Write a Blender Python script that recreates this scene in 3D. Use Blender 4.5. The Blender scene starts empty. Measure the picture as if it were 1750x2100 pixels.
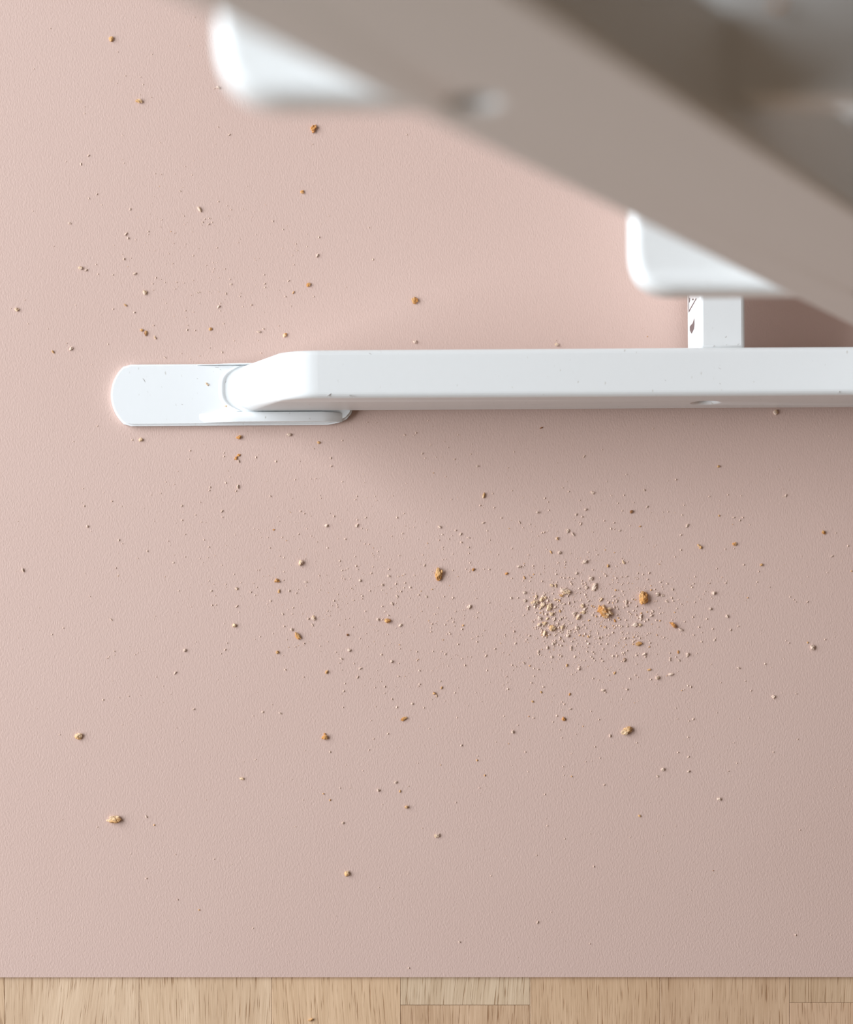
import bpy, bmesh, math, random
from mathutils import Vector, Matrix, noise

random.seed(7)
S = bpy.context.scene
C = S.collection

# ------------------------------------------------------------------ camera
H = 1.338            # height of the lens above the mat
F = 4350.0           # focal length in pixels of the 1750 px wide frame
NX, NY = 744.0, 1419.0   # pixel straight below the lens
cd = bpy.data.cameras.new('camera')
cam = bpy.data.objects.new('camera', cd)
C.objects.link(cam)
cam.location = (0, 0, H)
cam.rotation_euler = (0, 0, 0)
cd.sensor_fit = 'HORIZONTAL'
cd.sensor_width = 36.0
cd.lens = 36.0 * F / 1750.0
cd.shift_x = (875 - NX) / 1750.0
cd.shift_y = (NY - 1050) / 1750.0
cd.clip_start = 0.02
cd.clip_end = 50
cd.dof.use_dof = True
cd.dof.focus_distance = H - 0.02
cd.dof.aperture_fstop = 5.2
S.camera = cam

# ------------------------------------------------------------------ light
w = bpy.data.worlds.new('world')
S.world = w
w.use_nodes = True
w.node_tree.nodes['Background'].inputs[0].default_value = (1.0, 0.745, 0.55, 1)
w.node_tree.nodes['Background'].inputs[1].default_value = 0.145

def area(name, loc, target, sx, sy, power, col):
    l = bpy.data.lights.new(name, 'AREA')
    l.shape = 'RECTANGLE'; l.size = sx; l.size_y = sy
    l.energy = power; l.color = col
    o = bpy.data.objects.new(name, l); C.objects.link(o)
    o.location = loc
    d = Vector(target) - Vector(loc)
    o.rotation_euler = d.to_track_quat('-Z', 'Y').to_euler()
    return o

# daylight entering by the tall window on the left
area('window_light', (-3.0, 0.57, 1.36), (0.15, 0.1, 0.1), 3.8, 1.95, 281, (0.895, 0.97, 1.035))

S.view_settings.view_transform = 'Standard'
S.view_settings.look = 'None'
S.view_settings.gamma = 1
S.view_settings.use_curve_mapping = False
S.view_settings.exposure = 0.0

# ------------------------------------------------------------------ helpers
def lin(r, g, b):
    f = lambda c: ((c / 255 + 0.055) / 1.055) ** 2.4 if c > 10 else c / 255 / 12.92
    return (f(r), f(g), f(b), 1)

def px(x, y, z=0.0):
    d = H - z
    return Vector(((x - NX) * d / F, (NY - y) * d / F, z))

def obj(name, me, mat=None, parent=None):
    if isinstance(me, bmesh.types.BMesh):
        m = bpy.data.meshes.new(name); me.to_mesh(m); me.free(); me = m
    o = bpy.data.objects.new(name, me); C.objects.link(o)
    if mat: me.materials.append(mat)
    if parent: o.parent = parent
    return o

def tag(o, label=None, cat=None, group=None, kind=None):
    if label: o['label'] = label
    if cat: o['category'] = cat
    if group: o['group'] = group
    if kind: o['kind'] = kind
    return o

def new_mat(name):
    m = bpy.data.materials.new(name); m.use_nodes = True
    nt = m.node_tree
    return m, nt, nt.nodes['Principled BSDF']

def N(nt, t, **kw):
    n = nt.nodes.new(t)
    for k, v in kw.items():
        if k.startswith('i_'): n.inputs[k[2:].replace('_', ' ')].default_value = v
        else: setattr(n, k, v)
    return n

def smooth(me, ang=40):
    bm = bmesh.new(); bm.from_mesh(me)
    for f in bm.faces: f.smooth = f.calc_area() < 2.5e-4
    for e in bm.edges:
        e.smooth = not (len(e.link_faces) == 2 and e.calc_face_angle(0) > math.radians(ang))
    bm.to_mesh(me); bm.free()

# ------------------------------------------------------------------ materials
def mat_pink():
    m, nt, b = new_mat('pink_mat_vinyl')
    L = nt.links.new
    tc = N(nt, 'ShaderNodeTexCoord')
    n0 = N(nt, 'ShaderNodeTexNoise', i_Scale=6.0, i_Detail=3.0)
    L(tc.outputs['Object'], n0.inputs['Vector'])
    r = N(nt, 'ShaderNodeMix', data_type='RGBA')
    r.inputs['A'].default_value = (0.648, 0.461, 0.398, 1)
    r.inputs['B'].default_value = (0.676, 0.495, 0.433, 1)
    L(n0.outputs['Fac'], r.inputs['Factor'])
    L(r.outputs['Result'], b.inputs['Base Color'])
    b.inputs['Roughness'].default_value = 0.5
    b.inputs['Specular IOR Level'].default_value = 0.5
    mp = N(nt, 'ShaderNodeMapping'); mp.inputs['Rotation'].default_value = (0, 0, 0.9)
    mp.inputs['Scale'].default_value = (1.0, 0.55, 1)
    L(tc.outputs['Object'], mp.inputs['Vector'])
    n1 = N(nt, 'ShaderNodeTexNoise', i_Scale=1050.0, i_Detail=1.0, i_Distortion=0.4)
    L(mp.outputs['Vector'], n1.inputs['Vector'])
    bp = N(nt, 'ShaderNodeBump', i_Strength=0.40, i_Distance=0.00030)
    L(n1.outputs['Fac'], bp.inputs['Height'])
    L(bp.outputs['Normal'], b.inputs['Normal'])
    return m

def mat_white(name='white_lacquer', col=(0.785, 0.80, 0.80), rough=0.32, specks=True):
    m, nt, b = new_mat(name)
    L = nt.links.new
    b.inputs['Base Color'].default_value = (*col, 1)
    b.inputs['Roughness'].default_value = rough
    tc = N(nt, 'ShaderNodeTexCoord')
    n1 = N(nt, 'ShaderNodeTexNoise', i_Scale=220.0, i_Detail=2.0)
    L(tc.outputs['Object'], n1.inputs['Vector'])
    bp = N(nt, 'ShaderNodeBump', i_Strength=0.15, i_Distance=0.0003)
    L(n1.outputs['Fac'], bp.inputs['Height'])
    L(bp.outputs['Normal'], b.inputs['Normal'])
    if specks:
        mp = N(nt, 'ShaderNodeMapping'); mp.inputs['Rotation'].default_value = (0, 0, 0.8)
        mp.inputs['Scale'].default_value = (1.0, 0.45, 1)
        L(tc.outputs['Object'], mp.inputs['Vector'])
        n2 = N(nt, 'ShaderNodeTexNoise', i_Scale=420.0, i_Detail=1.0)
        L(mp.outputs['Vector'], n2.inputs['Vector'])
        cr = N(nt, 'ShaderNodeValToRGB')
        cr.color_ramp.elements[0].position = 0.735; cr.color_ramp.elements[1].position = 0.80
        cr.color_ramp.elements[0].color = (0, 0, 0, 1); cr.color_ramp.elements[1].color = (1, 1, 1, 1)
        L(n2.outputs['Fac'], cr.inputs['Fac'])
        mx = N(nt, 'ShaderNodeMix', data_type='RGBA')
        mx.inputs['A'].default_value = (*col, 1); mx.inputs['B'].default_value = (0.62, 0.61, 0.58, 1)
        L(cr.outputs['Color'], mx.inputs['Factor'])
        L(mx.outputs['Result'], b.inputs['Base Color'])
    return m

def mat_plain(name, col, rough=0.6, metal=0.0):
    m, nt, b = new_mat(name)
    b.inputs['Roughness'].default_value = rough
    b.inputs['Metallic'].default_value = metal
    tc = N(nt, 'ShaderNodeTexCoord')
    n1 = N(nt, 'ShaderNodeTexNoise', i_Scale=300.0, i_Detail=2.0)
    nt.links.new(tc.outputs['Object'], n1.inputs['Vector'])
    mx = N(nt, 'ShaderNodeMix', data_type='RGBA')
    mx.inputs['A'].default_value = tuple(c * 0.93 for c in col[:3]) + (1,)
    mx.inputs['B'].default_value = tuple(min(1, c * 1.06) for c in col[:3]) + (1,)
    nt.links.new(n1.outputs['Fac'], mx.inputs['Factor'])
    nt.links.new(mx.outputs['Result'], b.inputs['Base Color'])
    return m

def mat_oak():
    m, nt, b = new_mat('oak')
    L = nt.links.new
    tc = N(nt, 'ShaderNodeTexCoord')
    oi = N(nt, 'ShaderNodeObjectInfo')
    # every stave has its own cut: offset and slant of the grain
    off = N(nt, 'ShaderNodeVectorMath', operation='SCALE'); off.inputs['Scale'].default_value = 7.3
    cmb = N(nt, 'ShaderNodeCombineXYZ')
    L(oi.outputs['Random'], cmb.inputs['X']); L(oi.outputs['Random'], cmb.inputs['Y']); L(oi.outputs['Random'], cmb.inputs['Z'])
    L(cmb.outputs[0], off.inputs[0])
    add = N(nt, 'ShaderNodeVectorMath', operation='ADD')
    L(tc.outputs['Object'], add.inputs[0]); L(off.outputs[0], add.inputs[1])
    # slow warp so that the grain wanders
    wn = N(nt, 'ShaderNodeTexNoise', i_Scale=9.0, i_Detail=1.0)
    wm = N(nt, 'ShaderNodeMapping'); wm.inputs['Scale'].default_value = (1, 0.6, 1)
    L(add.outputs[0], wm.inputs['Vector']); L(wm.outputs[0], wn.inputs['Vector'])
    ws = N(nt, 'ShaderNodeMath', operation='MULTIPLY_ADD'); ws.inputs[1].default_value = 0.024; ws.inputs[2].default_value = -0.012
    L(wn.outputs['Fac'], ws.inputs[0])
    wc = N(nt, 'ShaderNodeCombineXYZ'); L(ws.outputs[0], wc.inputs['X'])
    ad2 = N(nt, 'ShaderNodeVectorMath', operation='ADD')
    L(add.outputs[0], ad2.inputs[0]); L(wc.outputs[0], ad2.inputs[1])
    def streak(sx, sy, sc, det):
        mp = N(nt, 'ShaderNodeMapping'); mp.inputs['Scale'].default_value = (sx, sy, 1)
        L(ad2.outputs[0], mp.inputs['Vector'])
        n = N(nt, 'ShaderNodeTexNoise', i_Scale=sc, i_Detail=det)
        L(mp.outputs[0], n.inputs['Vector'])
        return n.outputs['Fac']
    fine = streak(1.0, 0.022, 1500.0, 2.0)
    pore = streak(1.0, 0.032, 1500.0, 2.0)
    band = streak(1.0, 0.10, 45.0, 2.0)
    cr1 = N(nt, 'ShaderNodeValToRGB')
    cr1.color_ramp.elements[0].position = 0.30; cr1.color_ramp.elements[0].color = (0.80, 0.76, 0.71, 1)
    cr1.color_ramp.elements[1].position = 0.70; cr1.color_ramp.elements[1].color = (1.0, 1.0, 1.0, 1)
    L(fine, cr1.inputs['Fac'])
    cr2 = N(nt, 'ShaderNodeValToRGB')
    cr2.color_ramp.elements[0].position = 0.31; cr2.color_ramp.elements[0].color = (0.56, 0.46, 0.37, 1)
    cr2.color_ramp.elements[1].position = 0.42; cr2.color_ramp.elements[1].color = (1, 1, 1, 1)
    L(pore, cr2.inputs['Fac'])
    cr3 = N(nt, 'ShaderNodeValToRGB')
    cr3.color_ramp.elements[0].position = 0.32; cr3.color_ramp.elements[0].color = (0.86, 0.82, 0.78, 1)
    cr3.color_ramp.elements[1].position = 0.62; cr3.color_ramp.elements[1].color = (1.0, 1.0, 1.0, 1)
    L(band, cr3.inputs['Fac'])
    cur = oi.outputs['Color']
    for cr in (cr1, cr2, cr3):
        mx = N(nt, 'ShaderNodeMix', data_type='RGBA', blend_type='MULTIPLY')
        mx.inputs['Factor'].default_value = 1.0
        L(cur, mx.inputs['A']); L(cr.outputs['Color'], mx.inputs['B'])
        cur = mx.outputs['Result']
    L(cur, b.inputs['Base Color'])
    b.inputs['Roughness'].default_value = 0.55
    bp = N(nt, 'ShaderNodeBump', i_Strength=0.4, i_Distance=0.0003)
    L(cr2.outputs['Color'], bp.inputs['Height'])
    L(bp.outputs['Normal'], b.inputs['Normal'])
    return m

def mat_crumb():
    m, nt, b = new_mat('biscuit_crumb')
    L = nt.links.new
    at = N(nt, 'ShaderNodeAttribute'); at.attribute_name = 'tone'
    oi = N(nt, 'ShaderNodeObjectInfo')
    mul = N(nt, 'ShaderNodeMix', data_type='RGBA', blend_type='MULTIPLY')
    mul.inputs['Factor'].default_value = 1.0
    L(oi.outputs['Color'], mul.inputs['A']); L(at.outputs['Color'], mul.inputs['B'])
    tc = N(nt, 'ShaderNodeTexCoord')
    n = N(nt, 'ShaderNodeTexNoise', i_Scale=1100.0, i_Detail=2.0)
    L(tc.outputs['Object'], n.inputs['Vector'])
    bp = N(nt, 'ShaderNodeBump', i_Strength=0.5, i_Distance=0.0004)
    L(n.outputs['Fac'], bp.inputs['Height']); L(bp.outputs['Normal'], b.inputs['Normal'])
    L(mul.outputs['Result'], b.inputs['Base Color'])
    b.inputs['Roughness'].default_value = 0.8
    b.inputs['Specular IOR Level'].default_value = 0.2
    return m

M_PINK = mat_pink()
M_WHITE = mat_white()
M_PLASTIC = mat_white('white_plastic', (0.86, 0.88, 0.89), 0.28)
M_OAK = mat_oak()
M_CRUMB = mat_crumb()
M_STEEL = mat_plain('zinc_screw', (0.42, 0.40, 0.38), 0.4, 0.9)
M_SCUFF = mat_plain('grey_scuff', (0.36, 0.33, 0.31), 0.7)
M_LABEL = mat_plain('label_paper', (0.80, 0.77, 0.76), 0.5)
M_PRINT = mat_plain('label_print', (0.13, 0.09, 0.09), 0.5)
M_FELT = mat_plain('felt_pad', (0.55, 0.53, 0.50), 0.95)

# ------------------------------------------------------------------ shape builders
def rounded(pts, r, seg=6):
    """round the corners of a closed polygon; r is one radius or one per corner"""
    out = []; n = len(pts)
    for i, p in enumerate(pts):
        rr = r[i] if isinstance(r, (list, tuple)) else r
        p = Vector(p); a = Vector(pts[i - 1]); c = Vector(pts[(i + 1) % n])
        if rr <= 0: out.append(tuple(p)); continue
        u = (a - p).normalized(); v = (c - p).normalized()
        ang = u.angle(v); t = rr / math.tan(ang / 2)
        t = min(t, (a - p).length * 0.49, (c - p).length * 0.49)
        p0 = p + u * t; p1 = p + v * t
        for k in range(seg + 1):
            s = k / seg
            q = p0 * (1 - s) ** 2 + p * 2 * s * (1 - s) + p1 * s ** 2
            out.append(tuple(q))
    return out

def circle(cx, cy, r, n=24):
    return [(cx + r * math.cos(2 * math.pi * k / n), cy + r * math.sin(2 * math.pi * k / n)) for k in range(n)]

def slab(name, loops, thick, bevel, seg=3):
    """extruded filled outline (with holes) with rounded edges, centred on w = 0"""
    cu = bpy.data.curves.new('outline', 'CURVE'); cu.dimensions = '2D'; cu.fill_mode = 'BOTH'
    for lp in loops:
        sp = cu.splines.new('POLY'); sp.points.add(len(lp) - 1); sp.use_cyclic_u = True
        for k, p in enumerate(lp): sp.points[k].co = (p[0], p[1], 0, 1)
    cu.extrude = thick / 2 - bevel; cu.bevel_depth = bevel; cu.bevel_resolution = seg; cu.offset = -bevel
    t = bpy.data.objects.new('outline', cu)
    me = bpy.data.meshes.new_from_object(t)
    bpy.data.objects.remove(t); bpy.data.curves.remove(cu)
    bm = bmesh.new(); bm.from_mesh(me)
    bmesh.ops.remove_doubles(bm, verts=bm.verts, dist=1e-6)
    bm.to_mesh(me); bm.free()
    me.name = name; me.materials.clear()
    return me

def upright_plane(me, yc, mirror=False):
    """outline drawn in (x, z) set standing with its middle at y = yc"""
    me.transform(Matrix(((1, 0, 0, 0), (0, 0, -1, yc), (0, 1, 0, 0), (0, 0, 0, 1))))
    smooth(me)
    return me

def prism(loop, z0, z1, bm=None):
    bm = bm or bmesh.new()
    a = [bm.verts.new((p[0], p[1], z0)) for p in loop]
    b = [bm.verts.new((p[0], p[1], z1)) for p in loop]
    n = len(loop)
    bm.faces.new(a[::-1]); bm.faces.new(b)
    for i in range(n): bm.faces.new((a[i], a[(i + 1) % n], b[(i + 1) % n], b[i]))
    return bm

def box_bm(x0, x1, y0, y1, z0, z1, bevel=0.0, seg=3):
    bm = prism([(x0, y0), (x1, y0), (x1, y1), (x0, y1)], z0, z1)
    if bevel: bmesh.ops.bevel(bm, geom=list(bm.edges), offset=bevel, segments=seg, profile=0.5, affect='EDGES')
    return bm

def fin(bm):
    bmesh.ops.recalc_face_normals(bm, faces=bm.faces)
    return bm

# ------------------------------------------------------------------ floor of oak staves
fl = obj('floor', fin(box_bm(-1.6, 2.0, -1.6, 1.9, -0.040, -0.0135)), M_OAK)
fl.color = (0.56, 0.41, 0.28, 1)
tag(fl, kind='structure')
edges = [9, 285, 557, 822, 1088, 1355, 1621]
sp_ = 267 / 3251.0
xs = [px(e, 0).x for e in edges]
while xs[0] > -1.35: xs.insert(0, xs[0] - sp_)
while xs[-1] < 1.75: xs.append(xs[-1] + sp_)
rnd = random.Random(3)
TOP = -0.0016
joint = {822: 2062, 1621: 2057}
tone = {9: (0.66, 0.49, 0.345), 285: (0.66, 0.485, 0.335), 557: (0.63, 0.44, 0.285), 822: (0.60, 0.415, 0.275),
        1088: (0.60, 0.415, 0.27), 1355: (0.58, 0.40, 0.265), 1621: (0.60, 0.41, 0.275)}
tone_top = {822: (0.63, 0.485, 0.345), 1621: (0.60, 0.43, 0.29)}
count = 0
for i in range(len(xs) - 1):
    x0, x1 = xs[i], xs[i + 1]
    pe = min(edges, key=lambda e: abs(px(e, 0).x - x0))
    seen = abs(px(pe, 0).x - x0) < 1e-4
    if seen and pe in joint: js = [px(0, joint[pe]).y]
    elif seen: js = [px(0, 2100).y - rnd.uniform(0.02, 0.18)]
    else: js = [-0.14 - rnd.uniform(0.05, 0.38)]
    y = js[0]
    while y > -1.2:
        y -= rnd.uniform(0.28, 0.45); js.append(y)
    js.insert(0, -0.06)
    g = 0.00009
    for k in range(len(js) - 1):
        w2, l2 = (x1 - x0) / 2 - g, (js[k] - js[k + 1]) / 2 - g
        bm = bmesh.new()
        b_ = 0.00018
        for (dx, z) in ((0, -0.0135), (0, TOP - b_), (b_, TOP)):
            for sx, sy in ((-1, -1), (1, -1), (1, 1), (-1, 1)):
                bm.verts.new((sx * (w2 - dx), sy * (l2 - dx), z))
        bm.verts.ensure_lookup_table(); v = bm.verts
        for r_ in (0, 4):
            for q in range(4): bm.faces.new((v[r_ + q], v[r_ + (q + 1) % 4], v[r_ + 4 + (q + 1) % 4], v[r_ + 4 + q]))
        bm.faces.new((v[8], v[9], v[10], v[11])); bm.faces.new((v[3], v[2], v[1], v[0]))
        o = obj('stave', bm, M_OAK, fl)
        o.location = ((x0 + x1) / 2, (js[k] + js[k + 1]) / 2, 0)
        if seen:
            c = tone_top.get(pe) if (k == 0 and pe in tone_top) else tone[pe]
            if c is None: c = tone[pe]
        else:
            q = rnd.uniform(0.9, 1.08); c = (0.62 * q, 0.44 * q, 0.29 * q)
        o.color = (*[min(0.9, q * 1.24) for q in c], 1)
        count += 1

# ------------------------------------------------------------------ pink mat
my = px(0, 2004.5).y
bm = prism(rounded([(-0.52, my), (0.98, my + 0.0004), (0.98, 1.02), (-0.52, 1.02)], 0.02), -0.0015, 0.0)
bmesh.ops.recalc_face_normals(bm, faces=bm.faces)
mat_o = obj('floor_mat', bm, M_PINK)
tag(mat_o, 'smooth pale pink floor mat lying on the oak floor under the white chair', 'mat')

# ------------------------------------------------------------------ white high chair
def Xr(z): return 0.2391 - 0.5785 * (z - 0.304)      # rear edge of the leaning upright
UW = 0.0875                                          # its width measured level
YO, YI = 0.1775, 0.2067                              # outer and inner face of the near side
CY = 0.408                                           # middle of the chair
PIV = Vector((0.14, 0.18, 0))
ang = math.radians(0.37)
chair = bpy.data.objects.new('high_chair', None); C.objects.link(chair)
chair.rotation_euler = (0, 0, ang)
chair.location = PIV - Matrix.Rotation(ang, 3, 'Z') @ PIV
tag(chair, 'white lacquered wooden high chair with leaning sides standing on the pink mat', 'chair')

def mir(me):
    """the same piece for the far side of the chair"""
    m2 = me.copy()
    m2.transform(Matrix.Translation((0, 2 * CY, 0)) @ Matrix.Scale(-1, 4, (0, 1, 0)))
    m2.flip_normals()
    return m2

def both(name, me, mat, parent=chair, label=None):
    a = obj(name, me, mat, parent)
    m2 = mir(me); m2.materials.clear()
    b = obj(name, m2, mat, parent)
    if label: a['label'] = label; b['label'] = label
    return a, b

# floor runner with a sloping rear end and a bored screw hole
RZ0, RZ1 = 0.003, 0.0645
run_loop = rounded([(-0.0860, RZ0 + 0.002), (Xr(RZ0) - 0.0003, RZ0 + 0.002), (Xr(RZ1) - 0.0003, RZ1), (-0.0445, RZ1)],
                   [0.006, 0, 0, 0.034], 14)
hx, hz = 0.2115, 0.0315
rm = slab('runner', [run_loop, circle(hx, hz, 0.0066 - 0.0)], YI - YO, 0.0034, 4)
rm = upright_plane(rm, (YO + YI) / 2)
bm = bmesh.new(); bm.from_mesh(rm)
for q in range(-6, 7):
    bmesh.ops.bisect_plane(bm, geom=[g for g in list(bm.verts) + list(bm.edges) + list(bm.faces)], plane_co=(0, (YO + YI) / 2 + q * 0.0019, 0), plane_no=(0, 1, 0))
hw_ = (YI - YO) / 2
for v in bm.verts:
    t = abs((v.co.y - (YO + YI) / 2) / hw_)
    w_ = max(0.0, min(1.0, (-0.050 - v.co.x) / 0.034))
    v.co.x += 0.011 * t ** 3.2 * w_
bm.to_mesh(rm); bm.free(); smooth(rm, 35)
runner = both('runner', rm, M_WHITE)
def screw_mesh(x, y, z, r=0.0064):
    bm = bmesh.new()
    c = circle(0, 0, r, 20)
    a = [bm.verts.new((x + p[0], y, z + p[1])) for p in c]
    b = [bm.verts.new((x + p[0], y + 0.003, z + p[1])) for p in c]
    s = [bm.verts.new((x + 0.0025 * math.cos(k * math.pi / 3), y, z + 0.0025 * math.sin(k * math.pi / 3))) for k in range(6)]
    s2 = [bm.verts.new((q.co.x, y + 0.002, q.co.z)) for q in s]
    for k in range(20): bm.faces.new((a[k], a[(k + 1) % 20], b[(k + 1) % 20], b[k]))
    bm.faces.new(b); bm.faces.new(s2)
    for k in range(6): bm.faces.new((s[k], s[(k + 1) % 6], s2[(k + 1) % 6], s2[k]))
    for k in range(20):
        j = int(k * 6 / 20 + 0.5) % 6; j2 = int(((k + 1) % 20) * 6 / 20 + 0.5) % 6
        f = [a[k], a[(k + 1) % 20], s[j2]] + ([s[j]] if j != j2 else [])
        bm.faces.new(f)
    fin(bm)
    m = bpy.data.meshes.new('screw'); bm.to_mesh(m); bm.free(); return m
for par, me in zip(runner, (lambda m: (m, mir(m)))(screw_mesh(hx, YO + 0.015, hz))):
    o = obj('screw', me, M_STEEL, par); o['label'] = 'sunken metal screw head'

# leaning upright: solid outer layer, inner layer of teeth between the plate slots
ZT = 0.845
SL0, SP, SH = 0.319, 0.047, 0.022
def ub(z, e=0): return (Xr(z) + e * UW, z)
ul = rounded([ub(RZ0, 0), ub(RZ0, 1), ub(ZT, 1), ub(ZT, 0)], [0.0, 0.012, 0.028, 0.028], 10)
h1 = (0.0331, 0.700)
YM = 0.1872
YU = 0.2155                                          # inner face of the upright
um = slab('upright', [ul, circle(h1[0], h1[1], 0.0076), circle(-0.0222, 0.818, 0.0076), circle(0.225, 0.393, 0.0050)],
          YM - YO + 0.001, 0.0022, 3)
um = upright_plane(um, (YO + YM + 0.001) / 2)
bm = bmesh.new(); bm.from_mesh(um)
zz = [RZ0]
for k in range(-5, 8): zz += [SL0 + SP * k, SL0 + SP * k + SH]
zz.append(ZT - 0.002)
bands = [(zz[k], zz[k + 1], 0.0) for k in range(0, len(zz), 2)]
bands += [(SL0 + SP * k, SL0 + SP * k + SH, 1) for k in range(-5, 8) if k not in (0, 7)]   # the shallow floor of the slots not in use
for z0, z1, part_ in bands:
    fr = 1; yin = YU - 0.006 if part_ else YU
    lp = [ub(z0), ub(z0, fr), ub(z1, fr), ub(z1)]
    if z1 > 0.8: lp = rounded(lp, [0, 0, 0.027, 0.027], 8)
    b2 = bmesh.new()
    a = [b2.verts.new((p[0], YM, p[1])) for p in lp]; b = [b2.verts.new((p[0], yin, p[1])) for p in lp]
    n = len(lp)
    b2.faces.new(a); b2.faces.new(b[::-1])
    for q in range(n): b2.faces.new((a[q], b[q], b[(q + 1) % n], a[(q + 1) % n]))
    fin(b2)
    inn = [e for e in b2.edges if e.verts[0].co.y > YU - 1e-5 and e.verts[1].co.y > YU - 1e-5]
    if inn: bmesh.ops.bevel(b2, geom=inn, offset=0.0015, segments=2, affect='EDGES')
    t = bpy.data.meshes.new('t'); b2.to_mesh(t); b2.free(); bm.from_mesh(t); bpy.data.meshes.remove(t)
bm.to_mesh(um); bm.free()
uprights = both('upright', um, M_WHITE)  
for (sx, sz) in (h1, (-0.0222, 0.818)):
    for par, me in zip(uprights, (lambda m: (m, mir(m)))(screw_mesh(sx, YO + 0.0088, sz, 0.0070))):
        o = obj('screw', me, M_STEEL, par); o['label'] = 'sunken metal screw head'

# level plates held in the slots
def plate(name, x0, x1, z0, label, rf=0.05):
    lp = rounded([(x0, 0.1880), (x1, 0.1880), (x1, 2 * CY - 0.1880), (x0, 2 * CY - 0.1880)], [0.021, rf, rf, 0.021], 10)
    me = slab(name, [lp], 0.0212, 0.0055, 5)
    me.transform(Matrix.Translation((0, 0, z0 + 0.0110)))
    smooth(me)
    o = obj(name, me, M_WHITE, chair); o['label'] = label
    return o
plate('footrest', 0.1267, 0.445, 0.319, 'lower white plate with rounded corners')
plate('seat', -0.0462, 0.262, 0.648, 'upper white plate with rounded corners, nearest the lens')

# brace between the runners, with the sticker on its rear face
BX0, BX1, BZ0, BZ1 = 0.2036, 0.2312, 0.010, 0.058
brace = obj('brace', fin(box_bm(BX0, BX1, YI - 0.0005, 2 * CY - YI + 0.0005, BZ0, BZ1, 0.0024, 3)), M_WHITE, chair)
smooth(brace.data)
brace['label'] = 'white cross brace with a printed sticker'
def on_brace(x, y, off):
    X = BX0 - off
    d = X * F / (x - NX)
    return Vector((X, (NY - y) * d / F, H - d))
def flat(name, pts, off, mat, parent, th=0.0002):
    bm = bmesh.new()
    a = [bm.verts.new(on_brace(*p, off)) for p in pts]
    b = [bm.verts.new(v.co + Vector((th, 0, 0))) for v in a]
    n = len(a)
    bm.faces.new(a); bm.faces.new(b[::-1])
    for q in range(n): bm.faces.new((a[q], b[q], b[(q + 1) % n], a[(q + 1) % n]))
    return obj(name, fin(bm), mat, parent)
stk = flat('sticker', [(1412.6, 560), (1412.6, 700), (1429.5, 700), (1429.5, 560)], 0.0002, M_LABEL, brace)
flat('printed_mark', [(1425, 654.5), (1425, 668), (1424, 676), (1419.3, 685.5), (1416, 679), (1416, 671), (1419, 667), (1421.5, 665)], 0.00045, M_PRINT, brace)
flat('printed_line', [(1413.8, 642.5), (1428.8, 616), (1428.8, 613), (1413.8, 639)], 0.00045, M_PRINT, brace)
flat('printed_line', [(1413.6, 641), (1414.5, 639), (1414.5, 600), (1413.6, 600)], 0.00045, M_PRINT, brace)
flat('printed_line', [(1415.2, 622), (1416.4, 617.5), (1416.4, 612), (1415.2, 612)], 0.00045, M_PRINT, brace)
flat('printed_line', [(1421, 617.5), (1424, 616.5), (1424, 614), (1421, 614)], 0.00045, M_PRINT, brace)

# curved backrests between the uprights
for bz, hh, name in ((0.752, 0.021, 'lower_backrest'), (0.812, 0.020, 'upper_backrest')):
    bm = bmesh.new(); rows = []
    y0, y1 = YU - 0.0005, 2 * CY - YU + 0.0005
    for k in range(25):
        t = k / 24; y = y0 + (y1 - y0) * t
        bow = 0.055 * (1 - (2 * t - 1) ** 2)
        ring = []
        for (dx, dz) in rounded([(-0.007, -hh), (0.007, -hh), (0.007, hh), (-0.007, hh)], 0.006, 4):
            ring.append(bm.verts.new((Xr(bz + dz) + 0.028 - bow + dx, y, bz + dz)))
        rows.append(ring)
    n = len(rows[0])
    for a, b in zip(rows, rows[1:]):
        for q in range(n): bm.faces.new((a[q], a[(q + 1) % n], b[(q + 1) % n], b[q]))
    bm.faces.new(rows[0]); bm.faces.new(rows[-1][::-1])
    o = obj('backrest', fin(bm), M_WHITE, chair); smooth(o.data)

# plastic gliders clipped on the rear ends of the runners
def glider_mesh():
    bm = bmesh.new()
    x0, x1 = -0.1585, -0.0062
    ya, yb = 0.1692, 0.2078
    yc = (ya + yb) / 2; hw = (yb - ya) / 2
    arc = []
    R = 0.0245
    cxa = x0 + R
    a0 = math.asin(hw * 0.93 / R)
    for k in range(17):
        a = math.pi - a0 + 2 * a0 * k / 16
        arc.append((cxa + R * math.cos(a), yc + R * math.sin(a)))
    left = arc[-1][0] + 0.004
    lp = arc + rounded([(x1, ya), (x1, yb)], 0) 
    loop = arc + [(left + 0.001, ya)] + [(x1 - 0.016, ya), (x1 - 0.009, ya + 0.0012), (x1 - 0.004, ya + 0.0035), (x1 - 0.001, ya + 0.007), (x1, ya + 0.010)] + \
           [(x1, yb - 0.006), (x1 - 0.002, yb - 0.002), (x1 - 0.006, yb)] + [(left + 0.001, yb)]
    prism(loop, 0.0004, 0.0044, bm)
    fin(bm)
    top = [e for e in bm.edges if e.verts[0].co.z > 0.004 and e.verts[1].co.z > 0.004]
    bmesh.ops.bevel(bm, geom=top, offset=0.0012, segments=3, affect='EDGES')
    return bm
gm = bpy.data.meshes.new('glider'); b_ = glider_mesh(); b_.to_mesh(gm); b_.free(); smooth(gm, 35)
gl = both('glider', gm, M_PLASTIC)
gl[0]['label'] = gl[1]['label'] = 'white plastic floor glider with rounded tip'
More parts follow.
